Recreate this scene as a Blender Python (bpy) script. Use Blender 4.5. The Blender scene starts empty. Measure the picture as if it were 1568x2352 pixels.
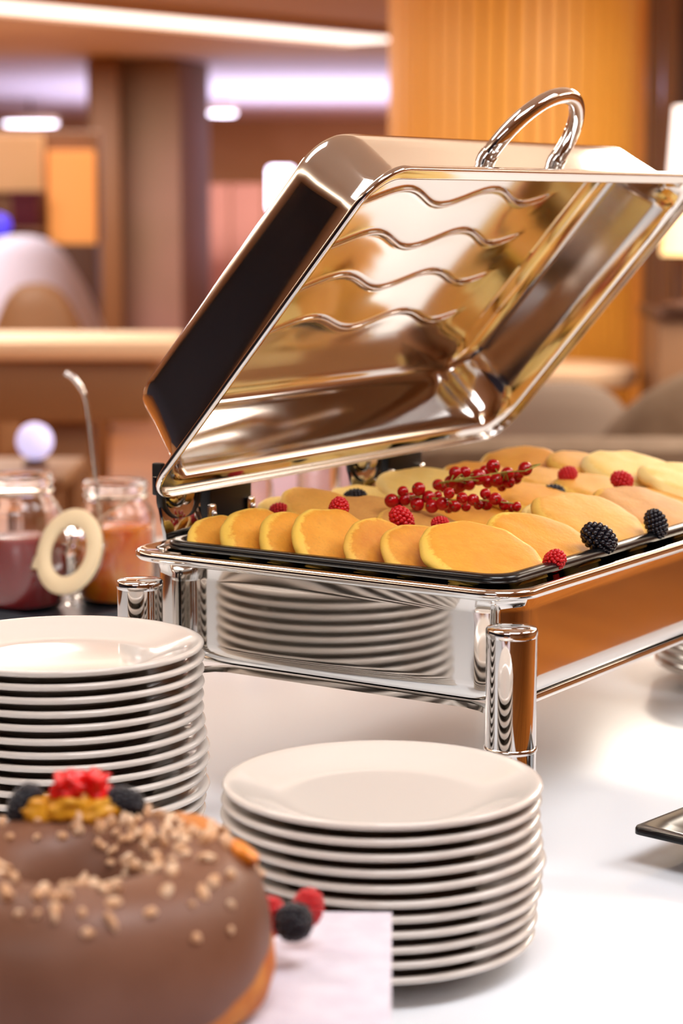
import bpy, bmesh, math, random
from mathutils import Vector, Matrix, noise
R = math.radians
V = Vector
PI = math.pi
C = bpy.context.scene.collection

# ------------------------------------------------------------ camera
F = 4936.9; PITCH = 0.14305; EYE = V((0, 0, 1.393)); TZ = 0.90
cam_d = bpy.data.cameras.new('camera'); cam = bpy.data.objects.new('camera', cam_d); C.objects.link(cam)
cam.location = EYE; cam.rotation_euler = (PI / 2 - PITCH, 0, 0)
cam_d.sensor_fit = 'HORIZONTAL'; cam_d.sensor_width = 24.0; cam_d.lens = F / 1568 * 24
cam_d.clip_start = 0.05; cam_d.clip_end = 100
cam_d.dof.use_dof = True; cam_d.dof.focus_distance = 1.66; cam_d.dof.aperture_fstop = 6.0
bpy.context.scene.camera = cam
# ------------------------------------------------------------ world, exposure
w = bpy.data.worlds.new('world'); bpy.context.scene.world = w; w.use_nodes = True
w.node_tree.nodes['Background'].inputs[0].default_value = (1.0, 0.82, 0.66, 1)
w.node_tree.nodes['Background'].inputs[1].default_value = 0.25
vs = bpy.context.scene.view_settings
vs.view_transform = 'Standard'; vs.look = 'None'; vs.gamma = 1; vs.use_curve_mapping = False; vs.exposure = 0.0
# ------------------------------------------------------------ lights
def area(name, loc, sx, sy, power, col=(1, .9, .8), rot=(0, 0, 0)):
    l = bpy.data.lights.new(name, 'AREA'); l.shape = 'RECTANGLE'; l.size = sx; l.size_y = sy; l.energy = power; l.color = col
    o = bpy.data.objects.new(name, l); C.objects.link(o); o.location = loc; o.rotation_euler = rot
    return o
CEIL = 2.603
area('buffet_key_light', (0.35, 0.75, CEIL - .07), 0.9, 0.6, 21, (.98, .98, 1))
area('buffet_side_light', (1.5, 1.5, CEIL - .07), 0.9, 0.9, 20, (.98, .98, 1))
area('buffet_back_light', (-0.9, 2.0, CEIL - .07), 1.2, 0.5, 15, (1, .96, .92))
area('behind_camera_light', (-1.2, -1.2, CEIL - .07), 1.6, 1.0, 30, (.97, .98, 1))
area('ceiling_fill_left', (-3.0, 2.5, CEIL - .32), .3, 5.0, 60, (1, .93, .85), (PI, 0, 0))  # added upward fill that brightens the ceiling, no real cove lamp
area('ceiling_fill_right', (3.2, 4.5, CEIL - .32), .3, 6.0, 60, (1, .90, .78), (PI, 0, 0))  # added fill for the ceiling at right, no fixture there
area('ceiling_fill_buffet', (1.0, 4.2, CEIL - .6), 4.0, .25, 20, (1, .92, .82), (PI, 0, 0))  # added upward fill, brightens the ceiling that the lid reflects
area('ceiling_fill_mid', (-.5, 9.5, CEIL - .32), 5.0, .3, 42, (1, .90, .80), (PI, 0, 0))  # added fill aimed up at the middle of the ceiling
area('dining_light_near', (1.8, 5.0, CEIL - .07), 1.4, 1.4, 90, (1, .90, .76))
area('column_fill_light', (1.7, 6.8, CEIL - .07), 1.2, .8, 55, (1, .9, .76))  # added lamp that brightens the fluted column
area('dining_light_mid', (-2.2, 7.2, CEIL - .07), 2.4, 1.6, 120, (1, .92, .82))
area('dining_light_right', (3.8, 3.0, CEIL - .07), 1.5, 1.5, 50, (1, .90, .80))
area('armchair_fill_light', (-3.2, 12.0, CEIL - .07), 1.5, 1.5, 110, (1, .92, .88))  # added lamp that brightens the pale armchair
area('dining_light_far', (-2.6, 16.0, CEIL - .07), 2.5, 2, 170, (1, .84, .74))
area('far_hall_light', (0, 24, 0.6), 6, 5, 380, (.80, .80, 1), (PI, 0, 0))
area('far_wall_light', (1.0, 28, CEIL - .07), 5, 2, 170, (1, .74, .56))

# ------------------------------------------------------------ helpers
def at(px, py, Y):
    x = (px - 784) / F; y = -(py - 1176) / F
    d = V((x, math.cos(PITCH) + y * math.sin(PITCH), -math.sin(PITCH) + y * math.cos(PITCH)))
    return EYE + d * (Y / d.y)
def s2l(c):
    return tuple(((v / 255) / 12.92 if v / 255 <= .04045 else ((v / 255 + .055) / 1.055) ** 2.4) for v in c) + (1,)
MATS = {}
def mat(name, col=(200, 200, 200), rough=.5, metal=0, **k):
    if name in MATS: return MATS[name]
    m = bpy.data.materials.new(name); m.use_nodes = True
    b = m.node_tree.nodes['Principled BSDF']
    b.inputs['Base Color'].default_value = s2l(col); b.inputs['Roughness'].default_value = rough; b.inputs['Metallic'].default_value = metal
    for kk, vv in k.items():
        b.inputs[kk.replace('_', ' ')].default_value = vv
    MATS[name] = m
    return m
def nodes(m):
    nt = m.node_tree; return nt, nt.nodes, nt.links, nt.nodes['Principled BSDF']
def add_noise_color(m, c1, c2, scale, detail=3, lo=.35, hi=.65, coord='Object', stretch=None, bump=0, bscale=None):
    nt, N_, L_, b = nodes(m)
    tc = N_.new('ShaderNodeTexCoord'); mp = N_.new('ShaderNodeMapping'); L_.new(tc.outputs[coord], mp.inputs[0])
    if stretch: mp.inputs['Scale'].default_value = stretch
    n = N_.new('ShaderNodeTexNoise'); n.inputs['Scale'].default_value = scale; n.inputs['Detail'].default_value = detail
    L_.new(mp.outputs[0], n.inputs['Vector'])
    r = N_.new('ShaderNodeValToRGB'); r.color_ramp.elements[0].position = lo; r.color_ramp.elements[1].position = hi
    r.color_ramp.elements[0].color = s2l(c1); r.color_ramp.elements[1].color = s2l(c2)
    L_.new(n.outputs['Fac'], r.inputs[0]); L_.new(r.outputs[0], b.inputs['Base Color'])
    if bump:
        bp = N_.new('ShaderNodeBump'); bp.inputs['Strength'].default_value = bump; bp.inputs['Distance'].default_value = .002
        n2 = N_.new('ShaderNodeTexNoise'); n2.inputs['Scale'].default_value = bscale or scale * 3; L_.new(mp.outputs[0], n2.inputs['Vector'])
        L_.new(n2.outputs['Fac'], bp.inputs['Height']); L_.new(bp.outputs[0], b.inputs['Normal'])
    return m
def emis(name, col, s):
    m = mat(name, col, .6); b = m.node_tree.nodes['Principled BSDF']
    b.inputs['Emission Color'].default_value = s2l(col); b.inputs['Emission Strength'].default_value = s
    return m

def tag(o, label=None, cat=None, group=None, kind=None):
    if label: o['label'] = label
    if cat: o['category'] = cat
    if group: o['group'] = group
    if kind: o['kind'] = kind
    return o
def empty(name, loc, label=None, cat=None, group=None, rot=None):
    o = bpy.data.objects.new(name, None); C.objects.link(o); o.location = loc; o.empty_display_size = .02
    if rot: o.rotation_euler = rot
    return tag(o, label, cat, group)
def link(name, me, m, parent=None, loc=None, smooth=False):
    o = bpy.data.objects.new(name, me); C.objects.link(o)
    if m is not None and not me.materials: me.materials.append(m)
    if smooth:
        for p in me.polygons: p.use_smooth = True
    if loc is not None: o.location = loc
    if parent: o.parent = parent
    return o
def from_bm(name, bm, m, parent=None, loc=None, smooth=False, angle=None):
    bmesh.ops.recalc_face_normals(bm, faces=bm.faces)
    me = bpy.data.meshes.new(name); bm.to_mesh(me); bm.free()
    o = link(name, me, m, parent, loc, smooth or angle is not None)
    if angle is not None:
        try: me.set_sharp_from_angle(angle=R(angle))
        except Exception: pass
    return o
def box_bm(bm, x0, x1, y0, y1, z0, z1, bev=0, M=None, seg=2):
    r = bmesh.ops.create_cube(bm, size=1)
    vs_ = r['verts']
    bmesh.ops.scale(bm, vec=(x1 - x0, y1 - y0, z1 - z0), verts=vs_)
    bmesh.ops.translate(bm, vec=((x0 + x1) / 2, (y0 + y1) / 2, (z0 + z1) / 2), verts=vs_)
    if bev:
        es = {e for v in vs_ for e in v.link_edges}
        rr = bmesh.ops.bevel(bm, geom=list(es), offset=bev, segments=seg, affect='EDGES', profile=.5)
        vs_ = list({v for f in rr['faces'] for v in f.verts} | {v for v in vs_ if v.is_valid})
    if M is not None: bmesh.ops.transform(bm, matrix=M, verts=vs_)
    return vs_
def box(name, x0, x1, y0, y1, z0, z1, m, parent=None, bev=0, M=None, loc=None):
    bm = bmesh.new(); box_bm(bm, x0, x1, y0, y1, z0, z1, bev, M)
    return from_bm(name, bm, m, parent, loc, angle=35 if bev else None)
def lathe_bm(bm, prof, seg=64, M=None, close=False):
    rings = []
    for r, z in prof:
        if r < 1e-6: rings.append([bm.verts.new((0, 0, z))])
        else: rings.append([bm.verts.new((r * math.cos(2 * PI * i / seg), r * math.sin(2 * PI * i / seg), z)) for i in range(seg)])
    pairs = list(zip(rings, rings[1:])) + ([(rings[-1], rings[0])] if close else [])
    for A_, B_ in pairs:
        for i in range(seg):
            j = (i + 1) % seg
            if len(A_) == 1 and len(B_) == 1: continue
            if len(A_) == 1: bm.faces.new((A_[0], B_[j], B_[i]))
            elif len(B_) == 1: bm.faces.new((A_[i], A_[j], B_[0]))
            else: bm.faces.new((A_[i], A_[j], B_[j], B_[i]))
    if M is not None: bmesh.ops.transform(bm, matrix=M, verts=[v for r_ in rings for v in r_])
def lathe(name, prof, m, parent=None, loc=None, seg=64, M=None, close=False, angle=60):
    bm = bmesh.new(); lathe_bm(bm, prof, seg, M, close)
    return from_bm(name, bm, m, parent, loc, angle=angle)
def tube_bm(bm, pts, rad, seg=12, closed=False, caps=True):
    pts = [V(p) for p in pts]; n = len(pts); rings = []
    rads = rad if isinstance(rad, (list, tuple)) else [rad] * n
    up = None
    for i, p in enumerate(pts):
        t = (pts[(i + 1) % n] - pts[i - 1]) if closed else (pts[min(i + 1, n - 1)] - pts[max(i - 1, 0)])
        t.normalize()
        if up is None:
            up = V((0, 0, 1)) if abs(t.z) < .9 else V((1, 0, 0))
        x = t.cross(up)
        if x.length < 1e-5: x = t.orthogonal()
        x.normalize(); up = x.cross(t).normalized()
        rings.append([bm.verts.new(p + (x * math.cos(2 * PI * k / seg) + up * math.sin(2 * PI * k / seg)) * rads[i]) for k in range(seg)])
    for i in range(n if closed else n - 1):
        A_, B_ = rings[i], rings[(i + 1) % n]
        for k in range(seg): bm.faces.new((A_[k], A_[(k + 1) % seg], B_[(k + 1) % seg], B_[k]))
    if caps and not closed:
        bm.faces.new(rings[0]); bm.faces.new(rings[-1])
def tube(name, pts, rad, m, parent=None, seg=12, closed=False, loc=None):
    bm = bmesh.new(); tube_bm(bm, pts, rad, seg, closed)
    return from_bm(name, bm, m, parent, loc, angle=50)

# ------------------------------------------------------------ materials
def brushed(name, col, rough, scr=.25):
    m = mat(name, col, rough, 1)
    nt, N_, L_, b = nodes(m)
    tc = N_.new('ShaderNodeTexCoord'); n = N_.new('ShaderNodeTexNoise'); n.inputs['Scale'].default_value = 9; n.inputs['Detail'].default_value = 4
    L_.new(tc.outputs['Object'], n.inputs['Vector'])
    mr = N_.new('ShaderNodeMapRange'); mr.inputs[1].default_value = .35; mr.inputs[2].default_value = .75; mr.inputs[3].default_value = rough; mr.inputs[4].default_value = rough + scr * .35
    L_.new(n.outputs['Fac'], mr.inputs[0]); L_.new(mr.outputs[0], b.inputs['Roughness'])
    return m
M_steel = brushed('polished_steel', (226, 222, 216), .05, .12)
M_lid = brushed('lid_steel', (228, 225, 221), .075, .16)
M_chrome = mat('chrome', (228, 226, 224), .035, 1)
M_blackpan = mat('black_enamel', (16, 16, 18), .22, 0)
M_black = mat('black_plastic', (20, 20, 22), .4)
M_plate = mat('glazed_porcelain', (224, 216, 207), .12)
M_plate.node_tree.nodes['Principled BSDF'].inputs['Coat Weight'].default_value = .3
M_table = mat('white_glass_top', (232, 237, 243), .2, Specular_IOR_Level=.3)
M_darktray = mat('dark_slate', (36, 40, 50), .35)
M_blackdish = mat('black_melamine', (18, 19, 22), .14)
M_wood = mat('orange_wood', (226, 158, 66), .45); add_noise_color(M_wood, (214, 142, 52), (236, 172, 80), 3, 4, stretch=(6, 6, .4))
M_slat = mat('slat_wood', (232, 160, 62), .45); add_noise_color(M_slat, (228, 158, 54), (242, 178, 78), 3, 4, stretch=(6, 6, .4))
M_floor = mat('warm_floor', (170, 104, 44), .30); add_noise_color(M_floor, (150, 86, 30), (184, 116, 48), 1.2, 4, stretch=(.4, 4, 1))
M_ceil = mat('ceiling_paint', (224, 212, 194), .8)
M_ceil2 = mat('far_ceiling_lilac_light', (214, 206, 226), .8)  # lilac light on the far ceiling put into its colour
M_wallw = mat('warm_wall', (200, 160, 116), .7); add_noise_color(M_wallw, (192, 148, 100), (208, 168, 126), .8, 2)
M_walld = mat('dark_reflection_panel', (44, 54, 82), .5)  # for unseen dark panels added to be reflected in the lid
M_pillar = mat('pillar_plaster', (158, 132, 112), .7); add_noise_color(M_pillar, (150, 126, 104), (176, 138, 134), .6, 2)
M_brown = mat('brown_veneer', (136, 98, 66), .5)
M_dbrown = mat('dark_brown_veneer', (84, 52, 34), .5)
M_cream = mat('cream_top', (226, 196, 164), .4)
M_uph = mat('taupe_upholstery', (104, 84, 66), .85); add_noise_color(M_uph, (98, 78, 60), (110, 90, 72), 12, 2)
M_uphg = mat('grey_upholstery', (128, 112, 100), .85)
M_uphl = mat('pale_upholstery', (206, 204, 224), .8)
M_bulb = emis('cool_lamp', (236, 232, 255), 7)
M_strip = emis('ceiling_strip', (255, 238, 222), 2.2)
M_shade = emis('white_shade', (255, 246, 240), 1.6)
M_glow = emis('cream_glow', (255, 214, 150), 1.6)
M_panel = emis('amber_panel', (236, 158, 84), .55)
M_panel2 = emis('cream_panel', (214, 170, 120), .35)
M_pink = mat('pink_glow_paint', (186, 122, 90), .7)
M_maroon = mat('maroon_cloth', (84, 14, 30), .8)
M_blue = emis('blue_lamp', (70, 60, 220), 1.4)

# ------------------------------------------------------------ the room
def struct(name, x0, x1, y0, y1, z0, z1, m):
    o = box(name, x0, x1, y0, y1, z0, z1, m); o['kind'] = 'structure'; return o
XL, XR, YN, YF = -7, 7, -4, 32
struct('floor', XL, XR, YN, YF, -.1, 0, M_floor)
struct('ceiling', XL, XR, YN, 18.3, CEIL, CEIL + .1, M_ceil)
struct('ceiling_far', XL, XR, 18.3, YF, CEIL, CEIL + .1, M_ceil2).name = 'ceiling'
struct('wall_left', XL - .1, XL, YN, YF, 0, CEIL, M_wallw)
struct('wall_right', XR, XR + .1, YN, YF, 0, CEIL, M_wallw)
struct('wall_back', XL, XR, YF, YF + .1, 0, CEIL, M_wallw)
struct('wall_front', XL, XR, YN - .1, YN, 0, CEIL, M_wallw)
struct('reflected_panel_1', XL + .002, XL + .08, YN + .1, 6, 0, CEIL - .01, M_walld)  # added out of view so that the lid end reflects dark
struct('reflected_panel_2', XL + .1, -1.2, YN + .002, YN + .08, 0, CEIL - .01, M_walld)  # second added dark panel, out of view behind the camera

# ceiling strip light: a long recessed luminous band running obliquely
sa = at(-60, 20, 13.2); sb_ = at(900, 102, 16.2)
bm = bmesh.new()
p0 = V((sa.x, 13.0, 0)); p1 = V((sb_.x, 16.1, 0)); dd = (p1 - p0).normalized(); nn = V((-dd.y, dd.x, 0)) * .5
p0 -= dd * 2
strip = empty('ceiling_light', ((p0 + p1) / 2).to_tuple()[:2] + (CEIL - .03,), 'long white luminous ceiling band crossing the ceiling, upper left', 'ceiling light')
ang = math.atan2(dd.y, dd.x); Ln = (p1 - p0).length / 2
strip.rotation_euler = (0, 0, ang)
box('diffuser', -Ln, Ln, -.36, .36, -.01, .012, M_strip, strip)
box('light_frame', -Ln, Ln, .36, .46, -.03, .03, M_cream, strip)
box('light_frame', -Ln, Ln, -.46, -.36, -.03, .03, M_cream, strip)
def disc_lamp(px, py, Y, r, label):
    c = at(px, py, Y); z0 = c.z
    e = empty('drum_lamp', (c.x, Y, z0), label, 'ceiling lamp')
    lathe('drum', [(0, .05), (r * .98, .05), (r, .03), (r, -.02)], M_cream, e, seg=32)
    lathe('diffuser', [(r * .97, -.02), (r * .9, -.05), (0, -.06)], M_bulb, e, seg=32)
    if CEIL - z0 > .06:
        lathe('hanging_rod', [(0, .05), (.015, .05), (.015, CEIL - z0), (0, CEIL - z0)], M_dbrown, e, seg=8)
disc_lamp(70, 278, 26, .33, 'large round glowing drum lamp at far left of the ceiling')
disc_lamp(510, 254, 26, .17, 'small round glowing lamp just right of the grey pillar')

# wooden fluted column
cc = V(((1168 - 784) / F * 9.0, 9.0, 0)); cr = .495
col = empty('fluted_column', cc, 'round honey-coloured wooden column with vertical flutes behind the lid', 'column')
lathe('column_core', [(0, 0), (cr - .012, 0), (cr - .012, CEIL), (0, CEIL)], mat('column_core', (220, 150, 60), .6), col, seg=64)
bm = bmesh.new(); box_bm(bm, -.0285, .0285, -.010, .010, 0.06, CEIL - .02, .008, seg=2); slat_o = from_bm('slat', bm, M_slat, col, smooth=False, angle=30)
ns = 50
for i in range(ns):
    o = slat_o if i == 0 else slat_o.copy()
    if i: C.objects.link(o); o.parent = col
    t = 2 * PI * i / ns; o.location = (math.sin(t) * cr, -math.cos(t) * cr, 0); o.rotation_euler = (0, 0, t)
lathe('plinth', [(0, 0), (cr + .02, 0), (cr + .02, .06), (0, .06)], M_dbrown, col, seg=48)

# board partition at right behind the column
pb = empty('wood_partition', (2.1, 11.0, 0), 'honey wood board partition right of the fluted column', 'partition')
cols_ = [M_brown, M_wood, M_brown, M_wood, M_dbrown, M_wood, M_wood]
xs = [1.2, 1.46, 1.54, 1.62, 1.70, 1.76, 2.1, 2.6]
cols_[3] = M_brown; cols_[0] = M_wood
for i in range(7):
    box('board', xs[i] - 2.1, xs[i + 1] - 2.1 - .008, (-.01 if i % 2 else .02), .05, 0, CEIL - .01, cols_[i], pb, .004)
# lamp on partition
def table_lamp(px, py, Y, r, h, zb, m, label):
    c = at(px, py, Y)
    e = empty('table_lamp', (c.x, Y, zb), label, 'lamp')
    lathe('lamp_shade', [(r, c.z - h / 2 - zb), (r * .8, c.z + h / 2 - zb), (r * .79, c.z + h / 2 - zb), (r * .98, c.z - h / 2 - zb)], m, e, seg=32)
    lathe('lamp_foot', [(0, 0), (.07, 0), (.07, .015), (.012, .03), (.012, c.z + h / 2 - zb - .02), (0, c.z + h / 2 - zb - .02)], M_dbrown, e, seg=16)
# sideboard that carries the lamps
c_ = at(1600, 700, 7.6)
sb = empty('sideboard', (c_.x + .12, 7.8, 0), 'dark wooden sideboard carrying the lamps at right edge', 'sideboard')
box('cabinet_body', -.25, .6, -.2, .2, .05, .98, M_brown, sb, .01); box('cabinet_top', -.27, .62, -.22, .22, .98, 1.02, M_dbrown, sb, .006)
for x_ in (-.2, .5):
    box('leg', x_, x_ + .05, -.15, -.1, 0, .05, M_dbrown, sb)
table_lamp(1600, 360, 7.90, .11, .36, 1.02, M_shade, 'white glowing lampshade at the upper right edge')
table_lamp(1560, 530, 7.50 + .12, .065, .17, 1.02, M_glow, 'small cream glowing lamp below the white lampshade at right edge')

# left grey-brown pillar
pl = at(345, 465, 19); 
e = empty('square_pillar', (pl.x, 19, 0), 'wide grey-brown square pillar behind the lid at left', 'pillar')
box('pillar_shaft', -.42, .42, -.42, .42, 0, CEIL - .004, M_pillar, e, .02).rotation_euler = (0, 0, R(-14))
pl2 = at(248, 465, 18.4); e = empty('square_pillar', (pl2.x, 18.4, 0), 'narrow dark brown pillar left of the grey-brown pillar', 'pillar')
box('pillar_shaft', -.12, .12, -.12, .12, 0, CEIL - .004, M_brown, e, .01)

# lit display wall, far left
dw = at(110, 465, 15)
e = empty('display_wall', (dw.x, 15, 0), 'amber lit display unit at far left behind the jars', 'display unit')
def rp(name, x0, x1, y0, y1, m, par, Y, dy0, dy1, px0):
    a_ = at(x0, y1, Y); b_ = at(x1, y0, Y)
    return box(name, a_.x - px0.x, b_.x - px0.x, Y + dy0 - px0.y, Y + dy1 - px0.y, a_.z, b_.z, m, par, .01)
b0 = V((dw.x, 15, 0))
rp('cabinet_body', -200, 222, 560, 1000, M_dbrown, e, 15, -.1, .3, b0)
box('plinth', -.9, .33, -.08, .28, 0, .22, M_dbrown, e)
rp('back_panel', -200, 222, 300, 560, M_brown, e, 15, .12, .3, b0)
rp('lit_panel', 112, 215, 345, 565, M_panel, e, 15, 0, .12, b0)
rp('lit_panel', -60, 96, 310, 440, M_panel2, e, 15, 0, .12, b0)
c_ = at(48, 490, 14.6); box('shelf', at(-200, 0, 15).x - b0.x, at(100, 0, 15).x - b0.x, -.3, .12, at(0, 524, 14.8).z - .03, at(0, 524, 14.8).z, M_brown, e, .005)
e = empty('storage_box', (c_.x, 14.45, at(48, 524, 14.8).z), None, None)
tag(e, 'small dark maroon box on the amber lit display unit', 'box')
box('box_body', -.09, .09, .32, .5, 0.002, .2, M_maroon, e, .01); box('box_lid', -.1, .1, .31, .51, .2, .25, M_maroon, e, .01)
e = empty('globe_lamp', (at(0, 510, 14.5).x, 14.5, at(0, 545, 14.5).z), 'small blue glowing lamp at the far left edge', 'lamp')
lathe('globe', [(0, .01), (.05, .02), (.075, .07), (.06, .13), (.0, .16)], M_blue, e, seg=20)
lathe('lamp_foot', [(0, -.02), (.05, -.02), (.05, .01), (0, .012)], M_dbrown, e, seg=16)
box('lamp_shelf', -.5, .14, -.1, .41, -.06, -.02, M_dbrown, e, .005)

# wall lantern; pink glow around it put into the colour of an added screen
c_ = at(645, 432, 24); e = empty('wall_lantern', (c_.x, 24, 0), 'tall white glowing lantern beside the upper edge of the lid', 'lamp')
box('lantern_glass', -.14, .14, -.1, .1, c_.z - .25, c_.z + .23, M_bulb, e, .04)
box('lantern_post', -.05, .05, -.04, .04, 0, c_.z - .25, M_pink, e, .01)
c_ = at(600, 500, 27); e = empty('glow_screen', (c_.x, 27, 0), 'added screen coloured as the pink glow behind the lid near the lantern', 'screen')
for i in range(4):
    box('screen_panel', -.8 + i * .42, -.8 + i * .42 + .40, -.03, .03, 0, 1.62, M_pink, e, .01).rotation_euler = (0, 0, 0)

# bar table with panel end, at left
bt = at(140, 770, 7); bx0 = at(-500, 760, 7).x - bt.x; bx1 = at(415, 760, 7).x - bt.x
e = empty('bar_table', (bt.x, 7, 0), 'long brown bar table with cream top behind the jars', 'table')
box('tabletop', bx0, bx1, -.25, .25, .90, .965, M_cream, e, .02)
box('apron', bx0 + .03, bx1 - .08, -.2, .2, .70, .90, M_brown, e, .01)
for x_ in (at(40, 0, 7).x - bt.x, bx0 + .1):
    box('table_leg', x_, x_ + .22, -.12, .12, 0, .70, M_brown, e, .01)
def armchair(px, Y, w_, zt, m, label, rot=0, name='armchair'):
    c = at(px, 465, Y); e = empty(name, (c.x, Y, 0), label, 'chair', rot=(0, 0, rot))
    # curved tub back, opening away from the camera
    bm = bmesh.new(); n = 28; rows = [(.30, 1.0), (.42, 1.03), (zt - .10, 1.06), (zt - .03, 1.0), (zt, .93)]
    loops = []
    for z, s in rows:
        o_, i_ = [], []
        for k in range(n + 1):
            t = PI + PI * k / n
            zz = z - (0 if z < .4 else (zt - .62) * (abs(math.cos(t)) ** 3))
            o_.append(bm.verts.new((w_ * s * math.cos(t), w_ * .95 * s * math.sin(t), zz)))
            i_.append(bm.verts.new((w_ * (s - .17) * math.cos(t), w_ * .95 * (s - .17) * math.sin(t), zz)))
        loops.append((o_, i_))
    for (o0, i0), (o1, i1) in zip(loops, loops[1:]):
        for k in range(n):
            bm.faces.new((o0[k], o0[k + 1], o1[k + 1], o1[k])); bm.faces.new((i0[k], i1[k], i1[k + 1], i0[k + 1]))
        for k in (0, n): bm.faces.new((o0[k], o1[k], i1[k], i0[k]))
    for (o_, i_) in (loops[0], loops[-1]):
        for k in range(n): bm.faces.new((o_[k], i_[k], i_[k + 1], o_[k + 1]))
    from_bm('backrest', bm, m, e, smooth=True)
    box('seat', -w_ * .8, w_ * .8, -w_ * .7, w_ * .75, .30, .46, m, e, .04)
    for sx in (-1, 1):
        for sy in (-1, 1):
            tube('leg', [(sx * w_ * .6, sy * w_ * .5, .31), (sx * w_ * .7, sy * w_ * .6, 0)], [.02, .013], M_dbrown, e, 8)
    return e
armchair(1600, 6.5, .42, .925, M_uph, 'large taupe tub armchair at the right edge', R(10))
armchair(1300, 7.4, .27, .80, M_uphg, 'grey tub chair between the taupe armchair and the lid', R(-5))
armchair(95, 9.2, .26, 1.06, M_brown, 'brown tub chair in front of the pale lilac armchair')
armchair(70, 13.2, .46, 1.20, M_uphl, 'pale lilac armchair in front of the amber display unit')
# sofa
c_ = at(1400, 1000, 4.9); e = empty('sofa', (c_.x, 4.9, 0), 'low brown sofa right behind the pancakes', 'sofa')
box('backrest', -.45, .42, -.1, .12, .12, .855, M_uph, e, .06); box('seat', -.43, .40, .1, .7, .12, .42, M_uph, e, .05)
for x_ in (-.45, .30): box('armrest', x_, x_ + .14, .1, .72, .12, .58, M_uph, e, .04)
for x_ in (-.40, .33):
    for y_ in (-.05, .6): box('leg', x_, x_ + .05, y_, y_ + .05, 0, .12, M_dbrown, e)
c_ = at(1290, 835, 8.0); e = empty('bistro_table', (c_.x, 8.0, 0), 'round cream bistro table at the foot of the fluted column', 'table')
lathe('tabletop', [(0, .72), (.26, .72), (.28, .735), (.28, .785), (.26, .795), (0, .795)], M_cream, e, seg=40)
lathe('pedestal', [(0, 0), (.2, 0), (.2, .02), (.03, .05), (.03, .70), (0, .70)], M_dbrown, e, seg=24)

# ------------------------------------------------------------ chafer frame of reference
a = V((0.83404, -0.55171, 0)); b = V((0.55171, 0.83404, 0)); Z = V((0, 0, 1))
N0 = V((0.12859, 1.555, TZ)); AL = .3757
P0 = EYE + V((-.16463, 1.75638, -.24162)); th = .8565
d = a * math.cos(th) + Z * math.sin(th); n_ = -a * math.sin(th) + Z * math.cos(th)
def frame(o_, x, y, z):
    M = Matrix.Identity(4)
    for i, ax in enumerate((x, y, z)):
        for k in range(3): M[k][i] = ax[k]
    M.translation = o_
    return M
MCH = frame(N0, b, -a, Z)       # local x along b, y = distance from the near long side, z above table
ROTB = math.atan2(b.y, b.x)
# ------------------------------------------------------------ buffet table
te = empty('buffet_table', N0 - Z * TZ, 'white glossy glass-topped buffet table under all the dishes', 'table', rot=(0, 0, ROTB))
box('tabletop', -1.5, 2.0, -.25, 1.22, TZ - .03, TZ, M_table, te, .003)
box('cabinet_base', -1.42, 1.92, -.20, 1.14, .08, TZ - .03, M_dbrown, te)
box('plinth', -1.38, 1.88, -.16, 1.10, 0, .08, M_black, te)

# ------------------------------------------------------------ rounded-rectangle lofts
def rr_loop(bm, L0, L1, ins, w_, r, nu, nv, nc, off=(0, 0)):
    x0, x1 = ins + off[0], L0 - ins + off[0]; y0, y1 = ins + off[1], L1 - ins + off[1]; pts = []
    def arc(cx, cy, t0):
        for k in range(nc):
            t = t0 + (PI / 2) * (k + 0) / nc
            pts.append((cx + r * math.cos(t), cy + r * math.sin(t)))
    def seg(p, q, n):
        for k in range(n): pts.append((p[0] + (q[0] - p[0]) * k / n, p[1] + (q[1] - p[1]) * k / n))
    arc(x0 + r, y0 + r, PI); seg((x0 + r, y0), (x1 - r, y0), nu)
    arc(x1 - r, y0 + r, 1.5 * PI); seg((x1, y0 + r), (x1, y1 - r), nv)
    arc(x1 - r, y1 - r, 0); seg((x1 - r, y1), (x0 + r, y1), nu)
    arc(x0 + r, y1 - r, PI / 2); seg((x0, y1 - r), (x0, y0 + r), nv)
    return [bm.verts.new((x, y, w_)) for x, y in pts]
def rr_loft(bm, L0, L1, prof, nu=4, nv=3, nc=8, cap0=True, cap1=True, off=(0, 0)):
    loops = [rr_loop(bm, L0, L1, i, w_, r, nu, nv, nc, off) for i, w_, r in prof]
    for A_, B_ in zip(loops, loops[1:]):
        m = len(A_)
        for k in range(m):
            bm.faces.new((A_[k], A_[(k + 1) % m], B_[(k + 1) % m], B_[k]))
    if cap0: bm.faces.new(loops[0])
    if cap1: bm.faces.new(loops[-1])
    return loops

LB = .600
ch = empty('chafing_dish', N0 + b * .3 - a * .19, 'polished steel chafing dish with its lid propped open', 'chafing dish')
def chp(o):
    # parts are modelled in world space; keep them in place under the empty
    o.parent = ch; o.matrix_parent_inverse = Matrix.Translation(-ch.location); return o
# water pan with rim
bm = bmesh.new()
rr_loft(bm, LB, AL, [(.045, .116, .02), (.030, .1163, .026), (.022, .1178, .030), (.0172, .1208, .033), (.0146, .1250, .035), (.0137, .1290, .036), (.01355, .132, .036), (.0135, .135, .036), (.0135, .187, .036), (.0135, .190, .036), (.0125, .1975, .034),
                     (.006, .1985, .034), (.0015, .2000, .034), (0, .2025, .034), (0, .2055, .034), (.0018, .2078, .033), (.005, .2082, .03),
                     (.0085, .2068, .028), (.020, .2065, .02), (.022, .203, .02), (.024, .15, .02), (.03, .13, .02)], nu=40, nv=26, nc=12)
bmesh.ops.transform(bm, matrix=MCH, verts=bm.verts)
body = chp(from_bm('water_pan', bm, M_steel, angle=70))
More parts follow.
